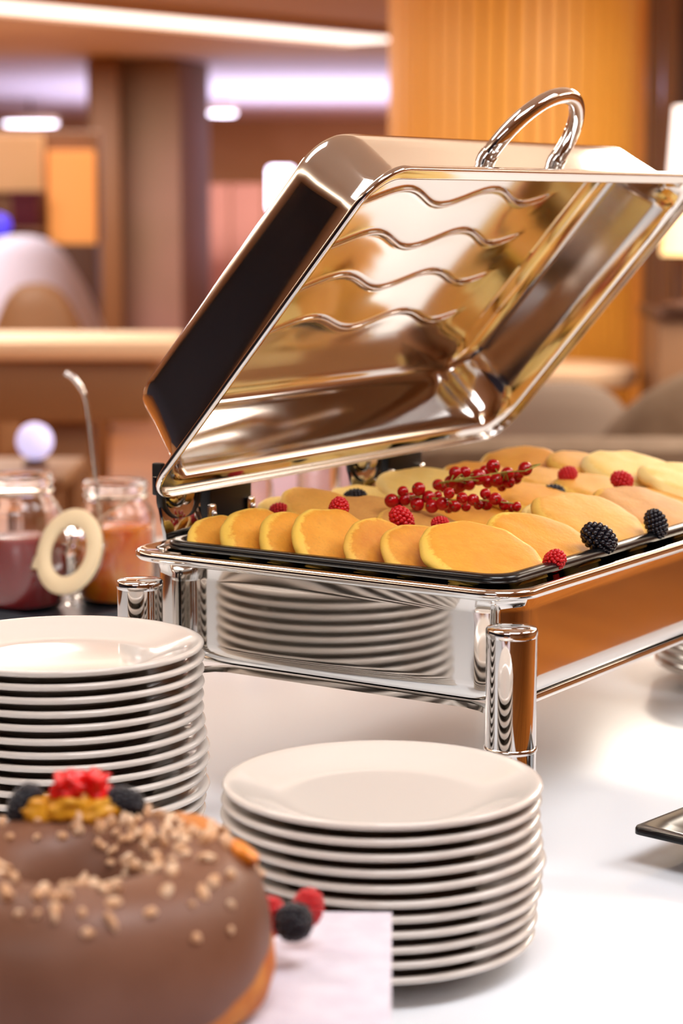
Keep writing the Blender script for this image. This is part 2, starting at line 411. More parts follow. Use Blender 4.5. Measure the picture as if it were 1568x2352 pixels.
# stand: end bars with curved ends, long rails, posts
posts = [(-.023, -.009), (-.016, .341), (LB + .02, -.006), (LB + .02, .350)]
def chw(x, y, z): return MCH @ V((x, y, z))
for i, (bx, ay) in enumerate(posts):
    base = chw(bx, ay, 0)
    bm = bmesh.new()
    lathe_bm(bm, [(0, 0), (.0182, 0), (.0186, .002), (.0186, .1815)], 40)
    po = chp(from_bm('post', bm, M_chrome, loc=None, angle=50)); po.location = base
    cp = lathe('post_cap', [(.0186, .1812), (.0190, .1824), (.0190, .1865), (.0180, .1880), (.012, .1888), (0, .1892)], M_chrome, po, seg=40)
    rg = lathe('ring', [(.0186, .0960), (.0193, .0965), (.0196, .0980), (.0193, .0995), (.0186, .1000)], M_steel, po, seg=40)
for x_, y0, y1 in ((-.010, posts[0][1], posts[1][1]), (LB + .008, posts[2][1], posts[3][1])):
    # flat end bar, curving down into the posts
    pts = []; K = 28; s_ = 1 if x_ < 0 else -1
    bm = bmesh.new(); prev = None
    for k in range(K + 1):
        t = k / K; y = y0 + (y1 - y0) * t
        e_ = max(0, 1 - min(t, 1 - t) / .18) ** 2
        z = .1138 - .0138 * e_; x = x_ * (1) + (s_ * (.034 - .046 * e_))
        q = [bm.verts.new(chw(x - .004, y, z - .0022)), bm.verts.new(chw(x + .004, y, z - .0022)), bm.verts.new(chw(x + .004, y, z + .0022)), bm.verts.new(chw(x - .004, y, z + .0022))]
        if prev:
            for j in range(4): bm.faces.new((prev[j], prev[(j + 1) % 4], q[(j + 1) % 4], q[j]))
        else: bm.faces.new(q)
        prev = q
    bm.faces.new(prev)
    chp(from_bm('end_bar', bm, M_steel, angle=40))
for y_ in (.022, AL - .034):
    bm = bmesh.new(); box_bm(bm, .022, LB - .02, y_, y_ + .012, .1085, .1158, .003); bmesh.ops.transform(bm, matrix=MCH, verts=bm.verts)
    chp(from_bm('side_rail', bm, M_steel, angle=35))

# ---- lid
MLID = frame(P0, b, d, n_)
LLB, LLA = .597, .357
bm = bmesh.new()
NU, NV, NC = 300, 150, 14
ci = .058
prof = [(.0020, -.0048, .034), (.0006, -.0042, .035), (0, -.0028, .036), (0, -.0004, .036), (.0012, .0008, .035), (.004, .0012, .033),
        (.0130, .0012, .028), (.0150, .0020, .030), (.0165, .0040, .034), (.0195, .0200, .038), (.0235, .0480, .042), (.0252, .0600, .042), (.0264, .0665, .040), (.0288, .0715, .036),
        (.0325, .0747, .030), (.0400, .0758, .018), (.0500, .0760, .008), (ci, .0760, .0)]
loops = rr_loft(bm, LLB, LLA, prof, NU, NV, NC, False, False)
RW = [(.111, .0085), (.161, .0090), (.211, .0095), (.261, .0095)]
def disp(x, y):
    z = 0
    env = 1 / (1 + math.exp(-(x - .108) / .006)) / (1 + math.exp((x - .484) / .004))
    for v0, am in RW:
        c = v0 + am * math.cos(2 * PI * (x - .218) / .152)
        t = y - c
        z += env * (-.0026 * math.exp(-(t / .0024) ** 2) - .0007 * math.exp(-((t + .003) / .013) ** 2))
    z += .0017 * (1 - ((y - .1785) / .1205) ** 2) * (1 - ((x - .2985) / .2405) ** 4)
    z += .0006 * noise.noise(V((x * 9, y * 9, 3)))* min(1, (x - ci) * 30) * min(1, (y - ci) * 30)
    return z
grid = []
x0, x1, y0, y1 = ci, LLB - ci, ci, LLA - ci
for j in range(NV + 1):
    row = []
    for i in range(NU + 1):
        x = x0 + (x1 - x0) * i / NU; y = y0 + (y1 - y0) * j / NV
        row.append(bm.verts.new((x, y, .0760 + disp(x, y))))
    grid.append(row)
for j in range(NV):
    for i in range(NU): bm.faces.new((grid[j][i], grid[j][i + 1], grid[j + 1][i + 1], grid[j + 1][i]))
bmesh.ops.remove_doubles(bm, verts=bm.verts, dist=.00005)
bmesh.ops.transform(bm, matrix=MLID, verts=bm.verts)
lid = chp(from_bm('lid', bm, M_lid, smooth=True))
so = lid.modifiers.new('sheet', 'SOLIDIFY'); so.thickness = .0011; so.offset = 0
def lidw(x, y, z): return MLID @ V((x, y, z))
def lidpart(o):
    o.parent = lid; o.matrix_parent_inverse = lid.matrix_parent_inverse.inverted() @ Matrix.Identity(4)
    o.matrix_parent_inverse = Matrix.Identity(4)
    return o
# handle arch on the front wall of the lid
hp = []
for k in range(41):
    t = PI * k / 40
    hp.append(lidw(.2985 - .063 * math.cos(t), .336 + .066 * math.sin(t), .040 + .004 * math.sin(t)))
hd = tube('handle', hp, .0070, M_chrome, None, 20); hd.parent = lid
for s_ in (-1, 1):
    c0 = lidw(.2985 + s_ * .063, .3335, .040); c1 = lidw(.2985 + s_ * .063, .341, .040)
    o = tube('handle_collar', [c0, c1], .0082, M_chrome, None, 24); o.parent = hd
# four embossed wavy ridges carried by thin raised beads
for q, (v0, am) in enumerate(RW):
    pts = []; rad = []
    for k in range(121):
        x = .112 + (.482 - .112) * k / 120; y = v0 + am * math.cos(2 * PI * (x - .218) / .152)
        pts.append(lidw(x, y, .0760 + disp(x, y) + .0010)); rad.append(.0019 * min(1, (k + 2) / 14, (122 - k) / 14) + .0003)
    o = tube('wavy_ridge', pts, rad, M_lid, None, 10); o.parent = lid
# ---- hinges (children of the chafing dish)
def chbox(name, x0, x1, y0, y1, z0, z1, m, bev, par=None):
    bm = bmesh.new(); box_bm(bm, x0, x1, y0, y1, z0, z1, bev, seg=3); bmesh.ops.transform(bm, matrix=MCH, verts=bm.verts)
    o = from_bm(name, bm, m, angle=40)
    if par is None: chp(o)
    else: o.parent = par; o.matrix_parent_inverse = par.matrix_parent_inverse.copy() if False else Matrix.Identity(4) @ Matrix.Translation(-N0 * 0)
    return o
def sub(o, par):
    o.parent = par
    return o
for hb in (.058, .352):
    h = chbox('hinge', hb + .066, hb + .128, AL - .002, AL + .018, .205, .262, M_black, .002)
    pl_ = MCH.to_3x3()
    # chrome cover plate, tapered
    bm = bmesh.new()
    vs_ = box_bm(bm, hb, hb + .058, AL + .006, AL + .010, .175, .262, .001)
    for v in bm.verts:
        k_ = (.262 - v.co.z) / .087; v.co.x = (hb + .029) + (v.co.x - hb - .029) * (1 - .16 * k_)
    bmesh.ops.rotate(bm, cent=(0, AL + .008, .262), matrix=Matrix.Rotation(R(-9), 3, 'X'), verts=bm.verts)
    bmesh.ops.transform(bm, matrix=MCH, verts=bm.verts)
    sub(from_bm('cover_plate', bm, M_chrome, angle=40), h)
    # black U collar and steel spring disc
    pts = [chw(hb + .029 + .025 * math.cos(t), AL + .004, .243 + .020 * math.sin(t)) for t in [PI + PI * k / 20 for k in range(21)]]
    pts = [chw(hb + .004, AL + .004, .262)] + pts + [chw(hb + .054, AL + .004, .262)]
    sub(tube('collar', pts, .0042, M_black, None, 10), h)
    for sx, rr_ in ((.020, .012), (.032, .011)):
        bm = bmesh.new(); lathe_bm(bm, [(0, 0), (rr_, 0), (rr_, .006), (rr_ * .8, .008), (0, .008)], 28)
        bmesh.ops.transform(bm, matrix=frame(chw(hb + sx, AL + .004, .246), Z, b, a), verts=bm.verts)
        sub(from_bm('spring_disc', bm, M_steel, angle=40), h)
    for sx in (.066, .124):
        bm = bmesh.new(); box_bm(bm, hb + sx - .006, hb + sx + .005, AL - .006, AL - .002, .205, .232, .0025, seg=3); bmesh.ops.transform(bm, matrix=MCH, verts=bm.verts)
        tb = sub(from_bm('bracket_tab', bm, M_steel, angle=40), h)
        bm = bmesh.new(); lathe_bm(bm, [(0, .0028), (.0015, .0026), (.003, .0012), (.0033, 0), (0, 0)], 14)
        bmesh.ops.transform(bm, matrix=frame(chw(hb + sx - .0005, AL - .006, .223), b, Z, a), verts=bm.verts)
        sub(from_bm('bolt', bm, M_chrome, smooth=True), h)
    bm = bmesh.new(); box_bm(bm, hb + .004, hb + .011, AL + .004, AL + .014, .245, .273, .0015); bmesh.ops.transform(bm, matrix=MCH, verts=bm.verts)
    sub(from_bm('hinge_arm', bm, M_black, angle=40), h)
def fixparent(root):
    for c in list(bpy.data.objects):
        pass
# ---- black food pan
fp = empty('food_pan', N0 + b * .3 - a * .19 + Z * .205, 'black rectangular food pan set in the chafing dish', 'pan')
bm = bmesh.new()
rr_loft(bm, LB - .046, AL - .044, [(.030, .148, .02), (.022, .150, .022), (.016, .16, .024), (.012, .2035, .024), (.004, .2080, .024), (.0004, .2085, .024), (0, .2105, .024), (.0006, .2135, .024), (.0025, .2148, .023),
                                   (.0085, .2150, .02), (.0110, .2138, .02), (.0125, .2115, .02), (.017, .162, .02), (.024, .1535, .02), (.032, .152, .02)], nu=20, nv=12, nc=10, off=(.022, .021))
bmesh.ops.transform(bm, matrix=MCH, verts=bm.verts)
o = from_bm('pan_body', bm, M_blackpan, angle=60); o.parent = fp; o.matrix_parent_inverse = Matrix.Translation(-fp.location)

# ------------------------------------------------------------ plates
pp = [(0, .0040), (.052, .0040), (.0545, .0004), (.0565, 0), (.0590, .0006), (.0620, .0042), (.0830, .0100), (.0970, .0152), (.1020, .0165),
      (.1042, .0178), (.1050, .0194), (.1046, .0207), (.1030, .0215), (.1005, .0214), (.0960, .0200), (.0830, .0150), (.0720, .0112), (.0660, .0100), (.0600, .0097), (0, .0096)]
bm = bmesh.new(); lathe_bm(bm, pp, 128)
bmesh.ops.recalc_face_normals(bm, faces=bm.faces)
me_plate = bpy.data.meshes.new('plate'); bm.to_mesh(me_plate); bm.free(); me_plate.materials.append(M_plate)
for p in me_plate.polygons: p.use_smooth = True
ORD = ['topmost', 'second from top', 'third from top', 'fourth from top', 'fifth from top', 'sixth from top', 'seventh from top', 'eighth from top', 'ninth from top', 'tenth from top',
       'eleventh from top', 'twelfth from top', 'thirteenth from top', 'fourteenth from top', 'fifteenth from top', 'sixteenth from top', 'seventeenth from top']
def stack(c, n, jit, where, group, seed):
    rnd = random.Random(seed)
    for k in range(n):
        o = bpy.data.objects.new('plate', me_plate); C.objects.link(o)
        j = jit[k % len(jit)] if jit else (0, 0)
        o.location = (c[0] + j[0] + rnd.uniform(-.0006, .0006), c[1] + j[1], TZ + k * .0098)
        o.rotation_euler = (rnd.uniform(-.002, .002), rnd.uniform(-.002, .002), rnd.uniform(0, 6))
        o['label'] = 'cream porcelain plate, %s %s' % (ORD[n - 1 - k], where); o['category'] = 'plate'; o['group'] = group
stack((.0262, 1.368), 11, [(-.003, 0), (-.002, 0), (-.0015, 0), (.0005, 0), (.001, 0), (.003, 0), (.0015, 0), (0, 0), (-.0006, 0), (-.0006, 0), (0, 0)], 'in the shorter stack at front', 'plates in the short front stack', 3)
stack((-.2075, 1.575), 16, [(0, 0), (-.001, 0), (0, 0), (.001, 0), (.003, 0), (.001, 0), (.003, 0), (.0035, 0), (.001, 0), (0, 0), (-.0005, 0), (.0, 0), (.0005, 0), (0, 0), (.0005, 0), (0, 0)], 'in the tall stack at left', 'plates in the tall left stack', 4)
stack((.432, 2.20), 4, None, 'in the low stack beyond the chafing dish', 'plates in the far low stack', 5)

# ------------------------------------------------------------ black square dish at right
e = empty('serving_dish', (0, 0, TZ), 'black square serving dish at the right edge of the table', 'dish')
dc = at(1456, 1893, 1.56)
u1 = V((.96, .28, 0)).normalized()
bm = bmesh.new()
rr_loft(bm, .16, .16, [(.055, 0, .01), (.050, .001, .012), (.036, .012, .01), (.004, .0235, .008), (0, .0250, .007), (0, .0290, .007), (.001, .0305, .006), (.004, .0308, .006), (.034, .0200, .006), (.046, .0105, .01), (.055, .0085, .012)], 8, 8, 6)
# orient so that the corner points to the left
a1 = V((.62, .785, 0)).normalized(); a2 = V((.785, -.62, 0)).normalized()
a1 = V((.66, .751, 0)); a2 = V((.751, -.66, 0)); a1.normalize(); a2.normalize()
e.location = (dc.x - .002, dc.y, TZ)
bmesh.ops.transform(bm, matrix=frame(V((0, 0, 0)), a1, a2, -Z) if False else frame(V((0, 0, 0)), a2, a1, Z), verts=bm.verts)
from_bm('dish_body', bm, M_blackdish, e, angle=50)

# ------------------------------------------------------------ pancakes
def pancake_mat(name, top, top2, edge, edge2):
    m = mat(name, top, .55)
    nt, N_, L_, bs = nodes(m)
    tc = N_.new('ShaderNodeTexCoord'); at_ = N_.new('ShaderNodeAttribute'); at_.attribute_name = 'rad'
    oi = N_.new('ShaderNodeObjectInfo')
    ad = N_.new('ShaderNodeVectorMath'); ad.operation = 'ADD'
    cb = N_.new('ShaderNodeCombineXYZ'); mu = N_.new('ShaderNodeMath'); mu.operation = 'MULTIPLY'; mu.inputs[1].default_value = 13.0
    L_.new(oi.outputs['Random'], mu.inputs[0]); L_.new(mu.outputs[0], cb.inputs[0]); L_.new(mu.outputs[0], cb.inputs[2])
    L_.new(tc.outputs['Object'], ad.inputs[0]); L_.new(cb.outputs[0], ad.inputs[1])
    def nz(s, det, r):
        n = N_.new('ShaderNodeTexNoise'); n.inputs['Scale'].default_value = s; n.inputs['Detail'].default_value = det; n.inputs['Roughness'].default_value = r
        L_.new(ad.outputs[0], n.inputs['Vector']); return n
    n1 = nz(38, 5, .6); n2 = nz(160, 4, .65); n3 = nz(420, 3, .6); n4 = nz(22, 2, .5)
    mixt = N_.new('ShaderNodeMix'); mixt.data_type = 'RGBA'; mixt.inputs[6].default_value = s2l(top); mixt.inputs[7].default_value = s2l(top2)
    rr = N_.new('ShaderNodeMapRange'); rr.inputs[1].default_value = .38; rr.inputs[2].default_value = .68; L_.new(n1.outputs['Fac'], rr.inputs[0]); L_.new(rr.outputs[0], mixt.inputs[0])
    # fine darker speckle on the browned face
    mixs = N_.new('ShaderNodeMix'); mixs.data_type = 'RGBA'; mixs.inputs[7].default_value = s2l(tuple(int(c * .93) for c in top))
    r3 = N_.new('ShaderNodeMapRange'); r3.inputs[1].default_value = .5; r3.inputs[2].default_value = .75; L_.new(n3.outputs['Fac'], r3.inputs[0]); L_.new(r3.outputs[0], mixs.inputs[0]); L_.new(mixt.outputs[2], mixs.inputs[6])
    mixe = N_.new('ShaderNodeMix'); mixe.data_type = 'RGBA'; mixe.inputs[6].default_value = s2l(edge); mixe.inputs[7].default_value = s2l(edge2); L_.new(n1.outputs['Fac'], mixe.inputs[0])
    # radius + noise decides browned face or pale edge
    a1_ = N_.new('ShaderNodeMath'); a1_.operation = 'MULTIPLY_ADD'; a1_.inputs[1].default_value = .34; L_.new(n2.outputs['Fac'], a1_.inputs[0]); L_.new(at_.outputs['Fac'], a1_.inputs[2])
    a2_ = N_.new('ShaderNodeMath'); a2_.operation = 'MULTIPLY_ADD'; a2_.inputs[1].default_value = .30; L_.new(n4.outputs['Fac'], a2_.inputs[0]); L_.new(a1_.outputs[0], a2_.inputs[2])
    r4 = N_.new('ShaderNodeMapRange'); r4.inputs[1].default_value = 1.10; r4.inputs[2].default_value = 1.19; L_.new(a2_.outputs[0], r4.inputs[0])
    fin = N_.new('ShaderNodeMix'); fin.data_type = 'RGBA'; L_.new(r4.outputs[0], fin.inputs[0]); L_.new(mixs.outputs[2], fin.inputs[6]); L_.new(mixe.outputs[2], fin.inputs[7])
    L_.new(fin.outputs[2], bs.inputs['Base Color'])
    bp = N_.new('ShaderNodeBump'); bp.inputs['Strength'].default_value = .35; bp.inputs['Distance'].default_value = .0012; L_.new(n2.outputs['Fac'], bp.inputs['Height']); L_.new(bp.outputs[0], bs.inputs['Normal'])
    bs.inputs['Subsurface Weight'].default_value = .12; bs.inputs['Subsurface Radius'].default_value = (.006, .003, .001)
    return m
MP_gold = pancake_mat('pancake_golden', (238, 166, 56), (226, 150, 42), (255, 214, 100), (248, 196, 74))
MP_brown = pancake_mat('pancake_browned', (218, 158, 82), (204, 142, 68), (248, 198, 98), (240, 184, 80))
MP_tan = pancake_mat('pancake_tan', (240, 178, 82), (230, 164, 68), (250, 206, 104), (244, 190, 84))
MP_pale = pancake_mat('pancake_pale', (250, 216, 130), (246, 204, 108), (253, 226, 156), (250, 214, 128))
MP_dark = pancake_mat('pancake_toasted', (230, 158, 54), (206, 126, 36), (248, 200, 92), (240, 184, 72))
def pancake_mesh(r, t, seed, droop=0.0, curl=0.0):
    bm = bmesh.new(); lay = bm.verts.layers.float.new('rad'); rnd = random.Random(seed); seg = 72
    prof = [(0, .5), (.25, .5), (.5, .5), (.7, .49), (.82, .46), (.90, .38), (.955, .24), (.99, .06), (.995, -.14), (.96, -.34), (.88, -.46), (.7, -.5), (.35, -.5), (0, -.5)]
    rv = [1.0, .2, .4, .6, .72, .84, .95, 1.05, 1.15, 1.2, .9, .6, .4, .2]
    rv[0] = .1
    rings = []
    for (pr, pz), q in zip(prof, rv):
        n = 1 if pr == 0 else seg; ring = []
        for i in range(n):
            ang_ = 2 * PI * i / seg
            rr_ = r * pr * (1 + .045 * pr * noise.noise(V((math.cos(ang_) * 1.3 + seed * 3.1, math.sin(ang_) * 1.3, 1))) + .02 * pr * noise.noise(V((math.cos(ang_) * 4 + seed, math.sin(ang_) * 4, 2))))
            x, y = rr_ * math.cos(ang_), rr_ * math.sin(ang_)
            z = t * pz + .0011 * noise.noise(V((x * 40 + seed, y * 40, 5))) * (1 if pr < .9 else .7)
            z += -droop * (x * x + y * y) / (r * r) + curl * max(0, -x / r) ** 2
            if pr > .85: z += t * .25 * noise.noise(V((math.cos(ang_) * 2.2, math.sin(ang_) * 2.2, seed * 1.7)))
            v = bm.verts.new((x, y, z)); v[lay] = q; ring.append(v)
        rings.append(ring)
    for A_, B_ in zip(rings, rings[1:]):
        for i in range(seg):
            j = (i + 1) % seg
            if len(A_) == 1: bm.faces.new((A_[0], B_[i], B_[j]))
            elif len(B_) == 1: bm.faces.new((A_[j], A_[i], B_[0]))
            else: bm.faces.new((A_[i], A_[j], B_[j], B_[i]))
    bmesh.ops.recalc_face_normals(bm, faces=bm.faces)
    me = bpy.data.meshes.new('pancake'); bm.to_mesh(me); bm.free()
    for p in me.polygons: p.use_smooth = True
    return me
def cw(av, bv, z): return N0 + a * av + b * bv + Z * z
RIMZ = .2145
# (a, b, height above table, radius, tilt deg, tilt azimuth deg relative to +a (ccw toward +b), material, label, thickness)
PK = [
 (-.312, .076, .201, .043, 40, -8, 'gold', 'pale crumpled pancake at the left end of the front row', .011),
 (-.273, .078, .206, .049, 40, -8, 'gold', 'second pancake of the front row, large shadow on its face', .013),
 (-.237, .077, .206, .047, 42, -8, 'gold', 'third pancake of the front row, narrow and half covered', .013),
 (-.201, .080, .209, .052, 40, -8, 'gold', 'fourth pancake of the front row, below the left raspberry', .013),
 (-.153, .078, .208, .047, 40, -10, 'dark', 'fifth pancake of the front row, toasted darker', .012),
 (-.117, .078, .209, .047, 36, -12, 'dark', 'sixth pancake of the front row, partly under the big front one', .012),
 (-.073, .080, .2175, .0525, 25, -20, 'gold', 'big golden pancake at the near corner of the pan, uncovered', .013),
 (-.072, .176, .2155, .0510, 23, -18, 'gold', 'smooth golden pancake behind the near-corner one, touching the blackberry', .011),
 (-.078, .272, .2215, .0520, 22, -15, 'tan', 'thick tan pancake between the two blackberries', .015),
 (-.072, .376, .2180, .0530, 19, -15, 'brown', 'wide brown pancake behind the small right blackberry', .012),
 # second row
 (-.345, .215, .214, .036, 20, -10, 'pale', 'small pale pancake behind the left of the front row', .009),
 (-.315, .222, .218, .046, 22, -10, 'tan', 'tan pancake behind the left raspberry', .010),
 (-.252, .215, .218, .050, 16, -15, 'brown', 'dark brown pancake between the two left raspberries', .010),
 (-.205, .205, .215, .042, 16, -15, 'brown', 'brown pancake below the near currant sprig', .009),
 (-.138, .192, .217, .034, 14, 60, 'pale', 'cream coloured pancake peeping out above the near-corner one', .009),
 (-.110, .282, .2150, .038, 26, -15, 'pale', 'pale speckled pancake left of the thick tan one', .010),
 # third row
 (-.330, .315, .216, .042, 12, -20, 'pale', 'pale pancake with a blackberry under it, below the second hinge', .009),
 (-.300, .385, .222, .058, 12, -30, 'pale', 'large pale pancake left of the currants by the hinge', .012),
 (-.222, .300, .214, .048, 10, -15, 'gold', 'golden pancake beneath the currant sprigs', .010),
 (-.190, .372, .222, .044, 12, -20, 'gold', 'golden pancake between the two currant sprigs', .011),
 # fourth row
 (-.215, .468, .224, .044, 12, -15, 'tan', 'tan pancake right of the far currant sprig', .012),
 (-.165, .462, .222, .045, 12, -15, 'tan', 'tan pancake left of the far raspberry', .011),
 (-.225, .548, .232, .040, 14, -15, 'tan', 'upper tan pancake at the far end of the pan', .012),
 (-.170, .550, .230, .055, 14, -20, 'pale', 'pale folded pancake at the far end behind the raspberry', .013),
 (-.098, .530, .226, .055, 14, -15, 'pale', 'pale pancake at the far right corner of the pan', .013),
 (-.295, .478, .222, .048, 12, -15, 'gold', 'golden pancake left of the far currants, by the hinge side', .012),
 (-.290, .540, .230, .046, 14, -60, 'gold', 'golden pancake leaning on the far hinge-side corner', .012),
 (-.090, .455, .214, .050, 12, -15, 'tan', 'tan pancake under the wide brown one', .010),
]
# hidden supporting layer
PK2 = [(-.30, .08), (-.20, .085), (-.10, .09), (-.30, .19), (-.20, .19), (-.095, .19), (-.30, .29), (-.20, .29), (-.095, .29), (-.30, .39), (-.20, .39), (-.095, .39), (-.30, .49), (-.20, .50), (-.095, .50)]
MPK = {'gold': MP_gold, 'brown': MP_brown, 'tan': MP_tan, 'pale': MP_pale, 'dark': MP_dark}
for i, (av, bv, z, r, tl, az, mk, lab, t) in enumerate(PK):
    me = pancake_mesh(r, t, i + 1, droop=.0015 if i > 6 else .001, curl=0)
    me.materials.append(MPK[mk])
    o = bpy.data.objects.new('pancake', me); C.objects.link(o)
    hd_ = a * math.cos(R(az)) + b * math.sin(R(az))
    nz_ = (Z * math.cos(R(tl)) + hd_ * math.sin(R(tl))).normalized(); xx = (hd_ - nz_ * hd_.dot(nz_)).normalized(); yy = nz_.cross(xx)
    o.matrix_world = frame(cw(av, bv, z), xx, yy, nz_) @ Matrix.Rotation(i * 1.3, 4, 'Z')
    tag(o, lab, 'pancake', 'pancakes in the black pan')
ROWN = ['nearest row', 'second row', 'third row', 'fourth row', 'far end row']; COLN = ['by the hinges', 'in the middle', 'by the near long edge']
for i, (av, bv) in enumerate(PK2):
    me_ = pancake_mesh(.047, .012, 60 + i); me_.materials.append(MP_gold)
    o = bpy.data.objects.new('pancake', me_); C.objects.link(o)
    o.location = cw(av, bv, .1595)
    tag(o, 'golden bottom-layer pancake almost hidden under the others, %s, %s' % (ROWN[i // 3], COLN[i % 3]), 'pancake', 'pancakes at the bottom of the pan')

# ------------------------------------------------------------ berries
def sphere_bm(bm, r, c, sub_=2, M=None):
    q = bmesh.ops.create_icosphere(bm, subdivisions=sub_, radius=r)
    bmesh.ops.translate(bm, vec=c, verts=q['verts']); return q['verts']
def aggregate_mesh(name, L, Rr, dr, n_rings, m):
    bm = bmesh.new()
    bmesh.ops.scale(bm, vec=(Rr * .86, Rr * .86, L * .46), verts=bmesh.ops.create_icosphere(bm, subdivisions=3, radius=1)['verts'])
    rnd = random.Random(7)
    for k in range(n_rings):
        ph = PI * (k + .6) / (n_rings + .2); rr_ = Rr * math.sin(ph) ** .8; zz = -L / 2 * math.cos(ph)
        cnt = max(1, int(round(2 * PI * rr_ / (dr * 1.75))))
        for i in range(cnt):
            t = 2 * PI * (i + .5 * (k % 2)) / cnt + rnd.uniform(-.08, .08)
            vs_ = sphere_bm(bm, dr * rnd.uniform(.92, 1.08), (0, 0, 0), 2)
            bmesh.ops.scale(bm, vec=(1, 1, 1.05), verts=vs_)
            bmesh.ops.translate(bm, vec=(rr_ * .9 * math.cos(t), rr_ * .9 * math.sin(t), zz), verts=vs_)
    bmesh.ops.recalc_face_normals(bm, faces=bm.faces)
    me = bpy.data.meshes.new(name); bm.to_mesh(me); bm.free(); me.materials.append(m)
    for p in me.polygons: p.use_smooth = True
    return me
M_rasp = mat('raspberry_flesh', (206, 24, 32), .32); M_rasp.node_tree.nodes['Principled BSDF'].inputs['Subsurface Weight'].default_value = .25
M_rasp.node_tree.nodes['Principled BSDF'].inputs['Subsurface Radius'].default_value = (.004, .001, .001)
M_bb = mat('blackberry_flesh', (20, 19, 30), .22)
M_cur = mat('currant_skin', (176, 8, 18), .12); M_cur.node_tree.nodes['Principled BSDF'].inputs['Subsurface Weight'].default_value = .3
M_cur.node_tree.nodes['Principled BSDF'].inputs['Subsurface Radius'].default_value = (.004, .0006, .0006)
M_stem = mat('currant_stem', (150, 150, 60), .6)
M_calyx = mat('currant_calyx', (96, 66, 30), .7)
me_r = aggregate_mesh('raspberry', .0165, .0072, .00165, 8, M_rasp)
me_b = aggregate_mesh('blackberry', .0250, .0098, .0023, 9, M_bb)
def berry(me, name, pos, sc, ax, lab, cat, grp):
    o = bpy.data.objects.new(name, me); C.objects.link(o)
    zq = V(ax).normalized().to_track_quat('Z', 'Y'); o.rotation_euler = zq.to_euler(); o.scale = (sc, sc, sc); o.location = pos
    return tag(o, lab, cat, grp)
G = 'raspberries on the pancakes'
def on(px, py, z):
    r_ = at(px, py, 1.0) - EYE; t = (z - (EYE.z - TZ)) / r_.z
    return EYE + r_ * t
berry(me_r, 'raspberry', on(778, 1168, .239), 1.1, (.2, -.6, 1), 'raspberry on the pancakes left of the near currants, leftmost berry', 'raspberry', G)
berry(me_r, 'raspberry', on(922, 1192, .230), 1.25, (-.7, -.3, .9), 'raspberry in the pancake row under the near currant sprig', 'raspberry', G)
berry(me_r, 'raspberry', on(1273, 1288, .215), 1.1, (.5, -.7, .7), 'raspberry at the pan edge beside the near-corner pancake', 'raspberry', G)
berry(me_r, 'raspberry', on(1428, 1103, .236), 1.15, (-1, .1, .3), 'raspberry far right, half sunk among pale pancakes', 'raspberry', G)
berry(me_r, 'raspberry', on(1303, 1089, .236), 1.0, (1, .1, .3), 'raspberry at the far end between tan pancakes', 'raspberry', G)
berry(me_r, 'raspberry', on(1010, 1202, .226), .8, (1, .1, .1), 'barely visible raspberry behind the near-corner pancake', 'raspberry', G)
berry(me_r, 'raspberry', on(640, 1172, .222), .9, (1, .1, .1), 'raspberry slice under the small pale pancake at left', 'raspberry', G)
G = 'blackberries on the pancakes'
berry(me_b, 'blackberry', on(1375, 1236, .222), 1.10, (.75, -.2, -.45), 'large blackberry at the near long edge of the pan', 'blackberry', G)
berry(me_b, 'blackberry', on(1506, 1203, .222), .92, (.30, -.1, -.8), 'blackberry at the right edge beside the thick tan pancake', 'blackberry', G)
berry(me_b, 'blackberry', on(1268, 1134, .222), .85, (1, .1, .1), 'blackberry half hidden behind the thick tan pancake', 'blackberry', G)
berry(me_b, 'blackberry', on(815, 1143, .222), .8, (1, .1, .1), 'blackberry tucked under the pancake by the second hinge', 'blackberry', G)
berry(me_b, 'blackberry', on(1182, 1124, .224), .7, (1, .1, .1), 'blackberry under the far currant sprig', 'blackberry', G)
# currants
bm = bmesh.new(); q = bmesh.ops.create_uvsphere(bm, u_segments=24, v_segments=16, radius=1)
for v in bm.verts: v.co.z *= .96
me_c = bpy.data.meshes.new('currant'); bm.to_mesh(me_c); bm.free(); me_c.materials.append(M_cur)
for p in me_c.polygons: p.use_smooth = True
bm = bmesh.new(); bmesh.ops.create_cone(bm, segments=7, radius1=.22, radius2=.08, depth=.25, cap_ends=True)
me_x = bpy.data.meshes.new('calyx'); bm.to_mesh(me_x); bm.free(); me_x.materials.append(M_calyx)
def sprig(lab, items, stempts):
    e = empty('currant_sprig', on(*stempts[0]), lab, 'red currants', 'sprigs of red currants')
    rnd = random.Random(len(items))
    pts = [on(*s) - e.location for s in stempts]
    # smooth stem
    sp = []
    for i in range(len(pts) - 1):
        for k in range(6): sp.append(pts[i].lerp(pts[i + 1], k / 6))
    sp.append(pts[-1]); tube('stem', sp, .0006, M_stem, e, 6)
    for px, py, rpx, z in items:
        pos = on(px, py, z); r_ = rpx * 1.16 / F * (pos - EYE).length
        o = bpy.data.objects.new('berry', me_c); C.objects.link(o); o.parent = e; o.location = pos - e.location; o.scale = (r_,) * 3
        dirv = V((rnd.uniform(-1, 1), -.8, rnd.uniform(-.6, .6))).normalized(); o.rotation_euler = dirv.to_track_quat('Z', 'Y').to_euler()
        x = bpy.data.objects.new('calyx', me_x); C.objects.link(x); x.parent = o; x.location = (0, 0, 1.0)
        # pedicel
        near = min(sp, key=lambda s_: (s_ - o.location).length)
        tube('pedicel', [near, (near + o.location) / 2 + V((0, 0, .001)), o.location], .0005, M_stem, e, 5)
h1 = .236
